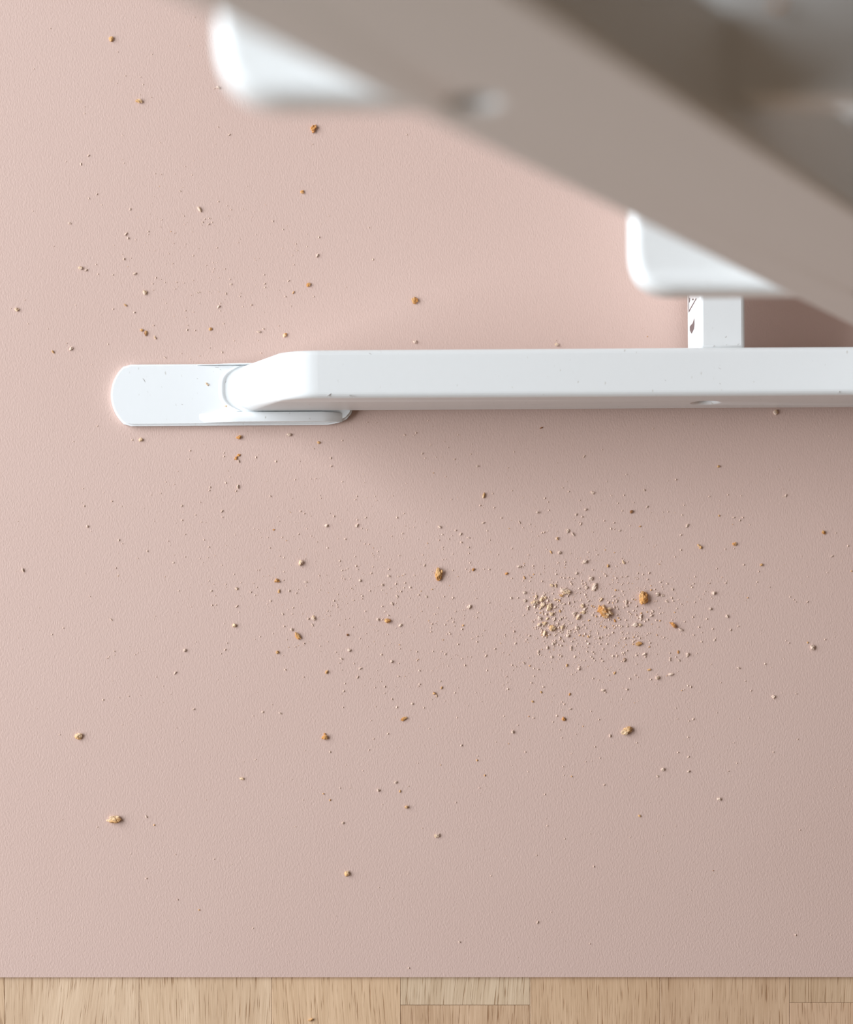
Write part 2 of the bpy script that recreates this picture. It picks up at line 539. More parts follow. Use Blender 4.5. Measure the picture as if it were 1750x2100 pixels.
# side walls of the clip, rising towards the runner, and the cup round its end
def wall_mesh(yw0, yw1):
    bm = bmesh.new(); rows = []
    prof = [(-0.104, 0.0042), (-0.096, 0.0056), (-0.087, 0.0080), (-0.078, 0.0095), (-0.026, 0.0090), (-0.018, 0.0070), (-0.0130, 0.0045)]
    for (x, z) in prof:
        rows.append([bm.verts.new((x, y, zc)) for (y, zc) in ((yw0, 0.0030), (yw0, z - 0.0006), (yw0 + (yw1 - yw0) * 0.35, z), (yw1 - (yw1 - yw0) * 0.1, z), (yw1, z - 0.0006), (yw1, 0.0030))])
    for a, b in zip(rows, rows[1:]):
        for q in range(6): bm.faces.new((a[q], a[(q + 1) % 6], b[(q + 1) % 6], b[q]))
    bm.faces.new(rows[0]); bm.faces.new(rows[-1][::-1])
    fin(bm); m = bpy.data.meshes.new('side_wall'); bm.to_mesh(m); bm.free(); smooth(m, 50); return m
for (a, b) in ((0.1708, 0.1768), (0.2069, 0.2074)):
    for par, me in zip(gl, (lambda m: (m, mir(m)))(wall_mesh(a, b))): obj('side_wall', me, M_PLASTIC, par)
bm = bmesh.new(); rows = []
for k in range(21):
    t = -1 + 2 * k / 20
    yy = (YO + YI) / 2 + t * 0.0142
    xx = -0.0885 + 0.011 * abs(t) ** 3.2
    rows.append([bm.verts.new((xx + dx, yy, z)) for (dx, z) in ((-0.0026, 0.0042), (-0.0010, 0.0052), (0.0006, 0.0053), (0.0020, 0.0042))])
for a, b in zip(rows, rows[1:]):
    for q in range(4): bm.faces.new((a[q], a[(q + 1) % 4], b[(q + 1) % 4], b[q]))
fin(bm); cm = bpy.data.meshes.new('end_cup'); bm.to_mesh(cm); bm.free(); smooth(cm, 60)
for par, me in zip(gl, (cm, mir(cm))): obj('end_cup', me, M_PLASTIC, par)
# felt pads under the front ends
fp = bpy.data.meshes.new('felt_pad'); b_ = fin(box_bm(0.42, 0.46, YO + 0.004, YI - 0.004, 0.0, RZ0 + 0.002)); b_.to_mesh(fp); b_.free()
both('felt_pad', fp, M_FELT)

# short dark scratches in the lacquer
def scuff(pts, z, parent, wd=0.0003):
    bm = bmesh.new(); P = [px(x, y, z) for x, y in pts]
    inv = chair.matrix_basis.inverted()
    P = [inv @ p for p in P]
    L_, R_ = [], []
    for i, p in enumerate(P):
        d = (P[min(i + 1, len(P) - 1)] - P[max(i - 1, 0)]).normalized(); n_ = Vector((-d.y, d.x, 0))
        ww = wd * (0.4 if i in (0, len(P) - 1) else 1)
        L_.append(bm.verts.new(p + n_ * ww)); R_.append(bm.verts.new(p - n_ * ww))
    for i in range(len(P) - 1): bm.faces.new((L_[i], R_[i], R_[i + 1], L_[i + 1]))
    r = bmesh.ops.extrude_face_region(bm, geom=list(bm.faces))
    for v in [g for g in r['geom'] if isinstance(g, bmesh.types.BMVert)]: v.co.z -= 0.0003
    fin(bm)
    return obj('scuff_mark', bm, M_SCUFF, parent)
zr = RZ1 + 0.00005
for s in ([(671, 813), (675, 810), (679, 807)], [(716, 810), (720, 813), (724, 815)], [(757, 724), (762, 727)],
          [(1364, 779), (1366, 781)], [(1476, 786), (1479, 788)], [(1474, 754), (1479, 757)], [(1722, 802), (1719, 807)]):
    scuff(s, zr, runner[0], 0.00018)
for s in ([(293, 776), (296, 780), (298, 784)], [(331, 793), (332.5, 794)], [(372, 829), (375, 830)], [(451, 757), (454, 759)],
          [(441, 753), (449, 754)], [(404, 776), (406, 777)], [(464, 781), (462, 785)]):
    scuff(s, 0.00445, gl[0], 0.00018)
for s in ([(1464, 711), (1466, 708)], [(1490, 708), (1491.5, 706)], [(1513, 708), (1517, 704)], [(1487, 691), (1489, 692), (1491, 689)]):
    scuff(s, BZ1 + 0.00005, brace, 0.00018)

# ------------------------------------------------------------------ crumbs
COL = {'P': (0.82, 0.62, 0.50), 'C': (0.84, 0.60, 0.39), 'T': (0.72, 0.42, 0.19), 'O': (0.66, 0.31, 0.10), 'B': (0.36, 0.17, 0.08)}

def lump(seed, sub=2, rough=0.28, bits=0, flatz=0.75, elong=1.0):
    """unit crumb, sitting on z = 0, about 1 across; returns a mesh with a tone attribute"""
    r = random.Random(seed)
    bm = bmesh.new()
    def blob(c, rad, sub, tone_):
        bb = bmesh.ops.create_icosphere(bm, subdivisions=sub, radius=1.0)
        off = Vector((r.uniform(-50, 50), r.uniform(-50, 50), r.uniform(-50, 50)))
        sc = Vector((r.uniform(0.8, 1.15), r.uniform(0.75, 1.1), r.uniform(0.75, 1.0)))
        planes = [(Vector((r.uniform(-1, 1), r.uniform(-1, 1), r.uniform(-0.2, 1))).normalized(), r.uniform(0.62, 0.85)) for _ in range(6)]
        bm.verts.ensure_lookup_table()
        for v in list(bm.verts)[len(tl):]:
            p = v.co.copy()
            for n_, d_ in planes:                       # broken facets
                s = p.dot(n_)
                if s > d_: p -= n_ * (s - d_)
            k = 1 + rough * noise.noise(p * 2.3 + off) + rough * 0.6 * noise.noise(p * 5.1 + off)
            p = Vector((p.x * sc.x, p.y * sc.y, p.z * sc.z)) * k * rad
            v.co = p + c
            tl.append(tone_ * (1 + 0.18 * noise.noise(p * 9 + off)))
    tl = []
    blob(Vector((0, 0, 0.34)), 0.5, sub, 1.0)
    for k in range(bits):
        a = r.uniform(0, 6.283); d = r.uniform(0.28, 0.5)
        blob(Vector((math.cos(a) * d, math.sin(a) * d, r.uniform(0.15, 0.5))), r.uniform(0.13, 0.24), max(1, sub - 1), r.uniform(0.85, 1.3))
    zmin = min(v.co.z for v in bm.verts)
    cut = zmin + 0.12
    for v in bm.verts:
        v.co.z = max(v.co.z, cut) - cut
        v.co.z *= flatz; v.co.x *= elong; v.co.y /= elong ** 0.5
    ts = tl
    for f in bm.faces: f.smooth = False
    me = bpy.data.meshes.new('crumb'); bm.to_mesh(me); bm.free()
    ca = me.color_attributes.new('tone', 'FLOAT_COLOR', 'POINT')
    for i, v in enumerate(me.vertices):
        t = ts[i]; ca.data[i].color = (t, t, t, 1)
    me.materials.append(M_CRUMB)
    return me

SMALL = [lump(100 + k, 1, 0.35, 0, 0.7, 1 + 0.5 * (k % 3) / 2) for k in range(8)]
MID = [lump(200 + k, 2, 0.45, k % 3, 0.72, 1 + 0.35 * (k % 3) / 2) for k in range(9)]

crumbs = []      # x, y, size px, tone letter
def tile(x0, y0, s, seq):
    for t in seq:
        cx, cy = t[0], t[1]
        size = t[2] if len(t) > 2 else 2.4
        col = t[3] if len(t) > 3 else 'P'
        crumbs.append((x0 + cx / s, y0 + cy / s, size, col))

tile(0, 0, 3.5, [(362,205),(845,373),(1398,123),(1360,328),(1092,390),(243,495),(900,545),(838,598),(1008,553),(1028,607),(1005,680),
 (1088,699),(1540,637),(1567,630,6),(607,766),(607,815),(1565,913,4),(1647,967,5),(879,971),(1149,1024),(1547,1033),(635,1118,5),
 (580,1178,4),(890,1170),(1391,1153),(473,1160),(1116,1247),(1158,1252),(1257,1250),(1378,1257)])
tile(0, 350, 3.5, [(1293,147,4),(695,170,4),(640,200,4),(730,246),(935,278,4),(237,290),(498,378,6),(1470,348,4),(1498,385,4),(1522,372,3),(1500,342,3),
 (1455,370,3),(1568,222,3),(1632,252),(1660,280),(1640,324),(1320,325),(1160,352),(1152,403),(1325,387),(1063,437,4),(1260,447),(903,457,7),
 (918,484,5),(975,495),(1247,521),(1558,553,3),(387,543),(817,535),(890,635,5),(940,628),(1110,575),(1212,596),(1387,610,3),(1527,659),
 (1482,680),(1555,660),(1537,704),(1615,705),(618,714,6),(690,673,3),(702,743,3),(810,748,3),(967,740,7),(1120,769,4),(1095,812,3),
 (1155,780),(1183,803),(1272,799),(1258,849,3),(1320,806),(1388,788),(1570,768),(1652,780,3),(1657,814,4),(1415,876,4),(1430,873,4),
 (1568,870),(1623,882,4),(1727,880),(1722,902,3),(80,989),(178,929),(901,967,6,'T'),(542,965),(812,994,3),(964,1019,4),(1192,952),
 (1332,1005,3),(1333,1053,3),(1570,976,6),(1582,952,3),(1390,1015),(202,1099),(1016,1146,6,'T'),(1113,1200,6,'C'),(1103,1111,3),
 (1343,1144,4),(1400,1147,3),(1347,1110),(1605,1098,3),(1682,1220),(1505,1273),(1595,1304,5),(345,1136),(380,1300,6,'T'),(478,1238,3),
 (510,1278,7),(775,1246,3),(1185,1342,5),(1365,1352),(1433,1330),(1303,1312)])
tile(400, 350, 3.5, [(558,364,4),(630,422,3),(803,457),(890,479,4),(725,526,3),(803,544),(735,573),(700,608),(877,611,6),(709,675,3),(1250,408,3),
 (1277,638,4),(962,325),(425,295),(495,748,3),(500,812,4),(502,838,4),(670,792,5),(650,904,4),(852,904,3),(689,971),(405,964,4),
 (457,1157,6),(490,1136,4),(600,1115),(453,1218),(475,1310,3),(1085,835)])
tile(0, 0, 1, [(641,296),(834,276,3),(1140,698,3),(1328,690,3,'T'),(1317,674)])
tile(0, 850, 3.5, [(700,83,3),(527,193),(950,183,4),(1695,314,6,'O'),(1713,335,5),(1365,260,4),(1356,320),(1440,323),(1607,300,4),(1607,275,3),
 (1275,408),(1635,405),(1650,448),(1190,485),(1252,503),(1620,490,4),(1508,522,4),(1503,545,4),(1708,518,6),(1695,550,4),(1087,578),(1153,566),
 (595,533),(802,623,4),(604,657,4),(1305,657,5),(1438,631),(1592,695,5),(1597,737,3),(1403,721,3),(1307,759,4),(1446,772,3),(628,805,6),
 (852,900,5),(878,927),(1330,860,3),(1208,909,3),(1465,900,3),(1500,951,3),(1058,980,4),(1330,1022),(988,1032),(1435,1035),(1492,1027),
 (1245,1063,4),(165,1117,6),(1592,1083),(832,1102,3),(851,1150),(1680,1147),(1500,1195),(1283,1266,3),(1700,1250,5),(1518,1266,4),(1545,1300),
 (645,1307,3),(1522,1370,4),(1550,1367,3),(1700,1378,5)])
tile(450, 850, 3.5, [(712,202,6,'T'),(677,245),(882,187,3),(1063,57,3),(1128,58),(1497,45,3),(1530,86),(1330,147,4),(1412,134,4),(1396,149,3),(1714,147,3),
 (1617,195),(1516,220,3),(1643,236,3),(262,307,4),(405,337,4),(577,335),(799,313,5),(803,371,5),(1457,281,4),(1478,314,3),(1555,307),(1593,307),
 (1688,322,3),(544,468,3),(690,460,3),(882,482,3),(1625,447,3),(1342,495),(366,587,4),(720,580),(1117,587),(1245,585),(1667,610,3),(583,695,4),
 (610,711,3),(655,728),(822,730,4),(768,800,6),(990,756,3),(1050,741,3),(987,797,6),(1022,818,3),(1275,739,4),(1325,711,3),(390,828,5,'O'),
 (430,765),(627,820),(450,882,3),(300,881),(660,872),(903,893,4),(702,914),(1010,908),(1043,929,3),(1073,932,3),(775,957,3),(574,966),
 (362,958,3),(1137,983,3),(1580,808,6),(1695,832,4),(1732,859,5),(1578,902,3),(1603,953,3),(1738,918,4),(462,1028,3),(1472,1083,5),(865,1052,4),
 (973,1020,3),(980,1087,4),(992,1113,3),(1101,1094,3),(1090,1140,4),(1217,1112,4),(1217,1160,5),(883,1158,3),(880,1120,3),(717,1157,3),(768,1153),
 (1328,1146,3),(1285,1163,3),(1400,1155,3),(461,1190,3),(428,1270,6,'T'),(502,1266,5),(225,1276,4),(270,1240),(245,1212),(155,1208),(620,1203,5),
 (1010,1192,6),(1170,1222,6),(1332,1209,4),(1267,1217,4),(1370,1241,4),(1228,1249),(946,1248,3),(1325,1243,3),(1303,1270,4),(723,1259),(1025,1303,4),
 (1025,1323,3),(823,1337,4),(845,1365,3),(965,1334,3),(1275,1305,5),(1240,1357,5),(1487,1308,5),(1430,1295,4),(1613,1307,3),(1677,1315,4),
 (1168,1378,4),(367,1338,4),(530,1388,3),(587,1353)])
tile(900, 850, 3.5, [(386,568,3),(279,371,5),(298,653,4),(398,668,4),(1043,302,5),(737,96,5,'B'),(228,285,3),(541,268,3),(1104,562,6),(932,554,4),
 (1477,544,5),(710,702,6),(1055,682,6),(985,717,5),(1030,735,4),(1020,787,5),(320,778,5),(450,743,3),(348,835,3),(160,918,4),(215,953,4),
 (213,885,5),(963,858,6),(740,850,4),(1385,699,6,'B'),(1445,803,5,'T'),(1187,764,4),(1235,820,4),(1300,833,5),(1258,777,4),(1495,664,5),
 (1347,431,3),(1703,468,4),(755,845,4),(760,602,4),(605,812,3),(580,775,5),(220,1382,7),(786,629,3),(1238,582,3),(1330,580,3),(1012,617,3),(495,383,3)])
tile(1000, 1100, 3.5, [(503,13,5),(455,113,5,'T'),(515,118,7),(700,183,7),(685,190,5),(228,218,6),(137,267,6,'O'),(265,297,5,'T'),(265,405,7),(170,442,5),
 (270,462,6),(458,560,7,'C'),(530,425,7,'T'),(460,352,7,'C'),(490,352,7,'C'),(493,455,6,'C'),(815,455,7,'C'),(1385,668,7),(1127,845,7),(1163,957,7,'T'),
 (1437,845,7),(1435,860,5),(1373,890,5),(1310,887,5),(1370,830,5,'O'),(1095,635,6,'C'),(1100,575,7),(1175,570,6),(1150,598,5),(1222,415,7),(1255,425,5),
 (1285,467,5),(915,607,6,'O'),(843,652,5,'T'),(800,730,6),(600,798,6),(430,800,6),(365,828,5),(200,768,4),(460,865,5),(575,715,6),(520,725,5),
 (690,545,7,'C'),(680,500,7,'C'),(910,510,5),(935,520,5),(590,690,5),(655,950,6),(912,980,5,'T'),(365,955,4),(1600,520,6),(1718,572,5),(1475,580,4),
 (915,785,4),(930,855,4),(755,875,4),(570,925,5,'T'),(640,655,6),(865,212,6,'T'),(975,187,7,'C'),(1160,262,5),(710,365,6),(640,265,6),(1000,287,5),
 (920,300,5),(850,285,4),(830,1105,6),(590,1132,5,'O'),(385,1118,5,'T'),(325,1185,5,'T'),(550,1205,4),(1000,1097,5),(145,1095,4),(400,1080,4),(1080,1010,3),
 (260,910,5),(280,740,4),(920,385,4,'T'),(905,430,5),(1330,380,5),(1175,385,4,'T'),(1185,535,5),(930,465,5),(725,465,5),(520,535,5,'T'),(525,590,5),
 (480,600,5),(470,770,6),(290,520,5),(350,430,6,'C'),(415,440,7,'C'),(450,490,7,'C'),(380,515,6,'C'),(430,590,6,'C'),(575,430,5),(620,470,5),(655,590,6,'C'),
 (700,520,6),(550,300,4),(600,340,4),(1000,500,6),(1290,340,4),(1200,380,4),(1240,330,4),(1100,410,5),(1030,560,4),(1130,610,4),(700,700,4),(735,715,4)])
tile(1250, 850, 3.5, [(783,373,6,'T'),(717,589,4),(850,577,3),(945,583),(1265,582,5),(1250,590,3),(536,652,3),(522,722,3),(788,727,4,'T'),(893,740,5),
 (957,740,4),(938,760,4),(1007,792),(512,865,4),(655,955,6,'T'),(895,962,3),(1627,851,3),(1713,944,4),(1599,1018,5),(1073,1128,3),
 (965,1080,4),(1738,1125,4,'T'),(835,1210,4),(718,1212,3),(604,1214,4),(1150,1240,3),(993,1315,4,'T'),(1297,1310,3),(1423,1344,4),(1425,1166),
 (687,1270,3),(652,1325,3),(597,70,3),(316,102,3),(1287,470),(1217,395),(1060,1203,3)])
tile(0, 1200, 3.5, [(798,247,5),(454,308,4),(372,355,3),(820,475,3),(822,501),(783,513),(772,525,3),(970,498),(1328,466,6),(1259,629,6),(1122,660),(1170,724),
 (740,823,4),(854,807),(924,797,3),(1007,790),(1390,890,5),(427,1074,3),(1630,415,3),(1617,463,4),(1587,492,3),(1695,655)])
tile(450, 1200, 3.5, [(640,242,5),(668,285,5),(455,207,5),(465,295,4),(518,318,6),(608,418,4),(546,443,3),(415,482,6,'T'),(292,370,3),(725,436,3),(778,406,3),
 (528,163,3),(1138,248,7),(1213,217,4),(1300,288,6),(1135,327),(920,357,6,'B'),(930,468,6),(876,530,5),(836,481,3),(862,560),(967,563,3),(993,661,5),
 (900,706,3),(893,761,4),(887,877,3),(472,607,4),(605,660,3),(1164,498,4),(1237,547,6),(1296,456,3),(1287,655,5),(1416,477,3),(1418,541,4),(1436,613,4),
 (1438,711,4),(1188,728,4),(1118,735,3),(1185,776,3),(1525,278,4),(1517,306,3),(1656,350,4),(1740,316,4),(1713,425,4),(1595,476,3),(1622,494,4),(1586,525),
 (1587,690,3),(1595,738,5,'T'),(1560,793,5,'C'),(1525,820),(1690,774,3),(1239,818,4),(1274,876,4),(1385,850,5),(1468,881,3),(1210,1067,4),(1090,972),
 (1107,1103,3),(1075,1183,3),(758,1068,5,'O'),(613,1188),(795,1197,4),(310,912,5),(436,920,5),(243,938),(260,1252,3),(1738,1150,5),(910,1291),(1030,1333),
 (1425,1278),(1452,188,3),(1240,133,5),(1047,187,4),(957,300,3),(1053,347)])
tile(850, 1300, 3.5, [(1405,733,5),(706,704,6),(306,601,3),(855,604,4),(822,592,3,'O'),(797,848,4),(643,590,3),(994,632,3),(742,655),(1326,615,4),(1268,555,3),
 (1120,538,5),(1023,588,4),(1045,688,3),(1160,720),(1057,745),(1298,810,3),(1128,860),(1332,891,3),(450,907,4,'T'),(506,1016,4,'T'),(468,1105,4),(817,990),
 (1129,1022,4,'T'),(1068,952,3),(937,1153,3),(1365,1083,3),(1616,1306,5,'T'),(955,1377,3)])
tile(1250, 1250, 3.5, [(1423,237,4,'T'),(1550,215,4),(1290,240,3),(1118,390,4),(928,420,5),(1180,626,6),(1343,605,3),(1018,582,3),(800,525,3),(770,740,3),(602,787,4),
 (573,800,3),(564,917,4),(493,1025,4),(567,1058,4),(345,1197,5),(570,1161,5),(787,1360,6),(855,1160,3),(1178,1022,3),(915,1104,3),(197,957,3),(870,145,5),
 (845,48,6),(755,218,5),(662,231,4),(643,127,4),(585,555,4),(535,575,3)])
tile(0, 1600, 3.5, [(699,336,3),(1050,262,5),(1107,322,4,'T'),(1260,534),(1537,566,3),(1050,705,4),(1275,857,4),(1430,931,4,'T')])
tile(450, 1600, 3.5, [(1297,80,5,'T'),(747,97,4,'T'),(795,143,4,'T'),(867,55,3),(886,307,6),(1697,160,3),(1457,345),(546,333),(1145,770),(240,1063,3),
 (1723,1160,5),(1360,1348,4),(600,142)])
tile(900, 1600, 2.059, [(845,150,4,'T'),(1525,210,3),(1160,382,3,'B'),(655,364,4),(458,192,3),(533,248,3),(413,317,3),(920,300),(806,242),(220,404,3),(418,600,5),
 (475,557),(1507,653,4),(638,691,3),(447,60),(698,20,4)])

# crumbs big enough to be told apart: x, y, length px, width px, turn deg, tone, second tone, label
BIG = [
 (228.5, 81, 12, 11, 0, 'T', None, 'round tan crumb alone near the top left corner of the mat'),
 (284.5, 208, 13, 11, 0, 'T', 'C', 'tan crumb between the top left crumb and the white seat corner'),
 (644, 264, 15, 11, 80, 'O', 'B', 'reddish brown crumb just below the blurred seat corner'),
 (620, 394, 9, 7, 0, 'O', 'T', 'small light brown crumb, alone between the seat corner and the runner'),
 (409, 429, 12, 8, 110, 'P', 'C', 'pale wedge-shaped crumb with dust below it, upper left of the mat'),
 (165.5, 550, 10, 8, 0, 'C', 'P', 'pale crumb with a tiny one at its right, upper left of the mat'),
 (296.5, 600, 11, 8, 100, 'C', 'P', 'pale tan crumb straight above the glider, farther from it'),
 (34, 635, 11, 9, 0, 'C', 'P', 'beige crumb by the left border, above the level of the glider'),
 (633, 584, 11, 9, 20, 'O', 'T', 'light brown crumb above the sloping end of the runner'),
 (602, 600, 8, 4, 60, 'T', 'B', 'narrow tan crumb lower left of a light brown one above the runner'),
 (850.5, 616, 15, 11, 85, 'O', 'T', 'orange brown crumb standing alone above the middle of the runner'),
 (299, 683.5, 11, 7, 95, 'T', 'B', 'tan crumb between two smaller ones just above the glider'),
 (432, 675, 9, 6, 45, 'T', 'O', 'small golden crumb right of the trio above the glider'),
 (585, 687.5, 10, 8, 60, 'C', 'O', 'beige crumb just above the bend of the runner'),
 (851, 701, 9, 8, 0, 'P', None, 'pale crumb almost touching the runner, below the orange brown one'),
 (1142, 707, 9, 7, 0, 'P', 'C', 'pale crumb against the upper edge of the runner left of the brace'),
 (1591, 846, 11, 10, 0, 'P', 'C', 'pale crumb against the lower edge of the runner near the right border'),
 (289, 901.5, 10, 9, 0, 'C', None, 'cream crumb just below the glider'),
 (491, 897, 12, 9, 40, 'O', 'T', 'golden brown crumb just below the right part of the glider'),
 (490, 933.5, 9, 5, 20, 'O', None, 'small orange brown crumb below the golden brown one under the glider'),
 (593.5, 891.5, 10, 9, 0, 'P', None, 'pale pinkish crumb below the right end of the glider'),
 (992.5, 1017, 13, 6, 85, 'T', 'C', 'thin standing tan flake below the middle of the runner'),
 (617, 1154, 13, 11, 70, 'C', 'P', 'cream angular crumb left of the middle of the mat'),
 (568, 1191, 11, 9, 0, 'O', 'T', 'light brown crumb lower left of the cream angular one'),
 (485, 1207, 7, 5, 0, 'P', 'T', 'small greyish crumb left of the light brown one'),
 (900, 1177, 25, 14, 85, 'T', 'O', 'large golden crumb with a reddish spot in the middle of the mat'),
 (971.5, 1168, 8, 6, 30, 'O', 'B', 'small brown crumb right of the large golden one with reddish spot'),
 (962.5, 1245, 8, 7, 0, 'P', None, 'pale crumb left of the dense scatter, lower right of the large golden one'),
 (480.8, 1283, 10, 10, 0, 'C', None, 'round cream crumb in the left half, level with the dense scatter'),
 (643, 1268, 11, 8, 100, 'P', 'C', 'whitish crumb upper right of a golden pair, left of centre'),
 (610, 1304, 16, 9, -55, 'T', 'O', 'oblong golden brown crumb below the whitish one, left of centre'),
 (795, 1273.5, 13, 12, 0, 'O', 'T', 'smooth orange crumb between the left half and the dense scatter'),
 (670, 1378.5, 8, 6, 60, 'T', None, 'small tan crumb below and right of the oblong golden one'),
 (739, 1371, 9, 4, 25, 'P', None, 'narrow pale crumb right of the small tan one, left of centre'),
 (891, 1422, 8, 6, -30, 'T', 'B', 'small tan brown crumb below the middle of the mat'),
 (828.5, 1474, 14, 7, 25, 'O', 'T', 'elongated orange brown crumb lower left of the dense scatter'),
 (666.5, 1512, 13, 12, 45, 'O', 'T', 'squarish orange brown crumb alone in the lower left half'),
 (161.5, 1510, 16, 14, 0, 'C', 'T', 'round cream crumb alone by the left border'),
 (234, 1682, 27, 16, 5, 'T', 'C', 'largest wedge-shaped golden crumb in the lower left corner of the mat'),
 (496, 1597, 9, 5, 0, 'C', None, 'faint cream crumb alone above the lower left wedge, to its right'),
 (776, 1620.5, 8, 7, 0, 'P', None, 'round pale crumb, lower left of a pair in the lower half'),
 (811.5, 1604, 8, 6, 0, 'P', None, 'pale crumb, upper right of a pair in the lower half'),
 (834, 1655, 8, 8, 0, 'T', 'C', 'tan crumb below the pale pair in the lower half'),
 (897, 1713.5, 13, 8, 20, 'P', 'C', 'pale oblong crumb below the others, lower middle of the mat'),
 (711.5, 1792, 12, 11, -30, 'T', 'C', 'lowest tan crumb, above the mat edge left of centre'),
 (1164.5, 1089, 9, 6, 80, 'P', None, 'pale standing crumb above the dense scatter'),
 (1409.5, 1078, 8, 6, 60, 'P', None, 'pale oval crumb above and right of the dense scatter'),
 (1143, 1104, 7, 6, 50, 'T', 'P', 'small tan crumb left of the pale standing one above the dense scatter'),
 (1434, 1119, 11, 6, -40, 'T', 'C', 'tan slanted crumb upper right of the dense scatter'),
 (1507, 1116, 10, 9, 0, 'O', 'C', 'brown crumb right of the tan slanted one'),
 (1689.5, 1091.5, 9, 8, 0, 'O', 'T', 'brown crumb near the right border, below the runner'),
 (1562, 1158.5, 8, 6, 30, 'T', None, 'tan crumb between the dense scatter and the right border'),
 (1463.8, 1216.5, 8, 7, 0, 'P', None, 'round pale crumb right of the orange brown block'),
 (1666.5, 1327, 12, 10, 30, 'P', None, 'white angular crumb near the right border'),
 (1587, 1429, 8, 7, 0, 'P', None, 'pale crumb below left of the white angular one'),
 (1160, 1213.5, 18, 13, -10, 'C', 'P', 'creamy yellow crumb at the top of the dense scatter'),
 (1240.5, 1255, 25, 21, -30, 'O', 'C', 'large rough golden crumb in the middle of the dense scatter'),
 (1319.5, 1227, 24, 19, 85, 'O', 'T', 'large orange brown crumb like a small block, right in the dense scatter'),
 (1382, 1283, 16, 9, -35, 'O', 'B', 'orange brown flaky crumb right of the dense scatter'),
 (1309.5, 1320.5, 13, 10, 0, 'T', 'O', 'golden ring-like crumb below the large orange brown one'),
 (1281.5, 1353, 12, 5, 80, 'P', 'B', 'narrow pale standing crumb at the lower side of the dense scatter'),
 (1348, 1390, 10, 9, 20, 'P', 'C', 'pinkish beige crumb lower right of the dense scatter'),
 (1376, 1383, 11, 6, 10, 'P', None, 'whitish oval crumb beside the pinkish beige one'),
 (1157, 1475, 10, 7, -60, 'O', 'B', 'reddish crumb below the dense scatter'),
 (1286, 1497.5, 23, 15, 40, 'T', 'C', 'two-toned crumb, cream and golden, below the dense scatter'),
 (1360, 1578, 8, 7, 0, 'P', None, 'pale crumb lower right of the two-toned one'),
 (1476, 1638.5, 7, 6, 0, 'P', None, 'whitish crumb alone in the lower right part of the mat'),
 (1097, 1236, 14, 10, 10, 'C', 'P', 'cream crumb at the left end of the pale heap in the dense scatter'),
 (1111, 1230, 11, 9, 60, 'C', None, 'cream crumb at the top of the pale heap in the dense scatter'),
 (1114, 1241, 13, 10, 20, 'C', 'P', 'cream crumb in the middle of the pale heap in the dense scatter'),
 (1126, 1246, 12, 10, 80, 'C', None, 'cream crumb at the right end of the pale heap in the dense scatter'),
 (1107, 1268, 9, 9, 0, 'P', None, 'pale crumb below the pale heap in the dense scatter'),
 (1107, 1281, 9, 8, 0, 'P', 'C', 'pale crumb at the upper left of the lower heap in the dense scatter'),
 (1117.5, 1278, 9, 7, 30, 'C', None, 'cream crumb at the top of the lower heap in the dense scatter'),
 (1133, 1288, 14, 11, 0, 'C', 'T', 'yellowish crumb in the middle of the lower heap in the dense scatter'),
 (1117, 1299, 12, 9, 70, 'C', 'P', 'cream crumb at the foot of the lower heap in the dense scatter'),
 (1153, 1286, 11, 7, 50, 'C', None, 'cream crumb at the right of the lower heap in the dense scatter'),
 (1186, 1265, 13, 8, 60, 'C', 'P', 'cream crumb left of the large rough golden one'),
 (1178, 1258, 9, 7, 20, 'P', None, 'pale crumb beside the cream one left of the large rough golden one'),
 (1212, 1186, 11, 8, 30, 'P', None, 'pale crumb above the dense scatter, right of the creamy yellow one'),
 (1219, 1203, 14, 8, 75, 'P', None, 'pale flaky crumb right of the creamy yellow one'),
 (1284, 1235, 12, 6, 80, 'P', None, 'pale upright crumb between the two large golden brown ones'),
 (1303, 1281, 11, 8, 20, 'P', None, 'pale crumb between the large rough golden one and the flaky one'),
]

rr = random.Random(11)
def place_crumb(me, x, y, L, Wd, turn, col, z=0.0, hgt=None):
    o = bpy.data.objects.new('crumb', me); C.objects.link(o)
    o.location = px(x, y, z) + Vector((0, 0, 0.00002))
    sc = (H - z) / F
    hh = hgt or min(L, Wd) * rr.uniform(0.75, 0.95)
    o.scale = (L * sc, Wd * sc, hh * sc)
    o.rotation_euler = (0, 0, math.radians(turn))
    c = COL[col]; q = rr.uniform(0.9, 1.08)
    o.color = (c[0] * q, c[1] * q, c[2] * q, 1)
    return o

def two_tone(me, c1, c2, seed):
    r = random.Random(seed); d = Vector((r.uniform(-1, 1), r.uniform(-1, 1), 0)).normalized()
    if seed == 'wedge': d = Vector((1, 0, 0))
    a, b = COL[c1], COL[c2]
    ca = me.color_attributes['tone']
    for i, v in enumerate(me.vertices):
        k = v.co.dot(d) * 1.6 + 0.9 * noise.noise(v.co * 4 + Vector((seed, 0, 0))) + 0.15
        k = max(0, min(1, 0.5 - k * 1.4))
        t = ca.data[i].color[0]
        ca.data[i].color = tuple(t * (1 + k * (b[j] / a[j] - 1)) for j in range(3)) + (1,)

for i, (x, y, L, Wd, turn, c1, c2, lab) in enumerate(BIG):
    big = L >= 14
    me = lump(500 + i, 3 if big else 2, 0.42 if big else 0.38, (9 if L >= 18 else 5) if big else (i % 4), 0.8)
    if c2: two_tone(me, c1, c2, 31 + i)
    o = place_crumb(me, x, y, L, Wd, turn, c1, hgt=Wd * 0.72)
    tag(o, lab, 'crumb')
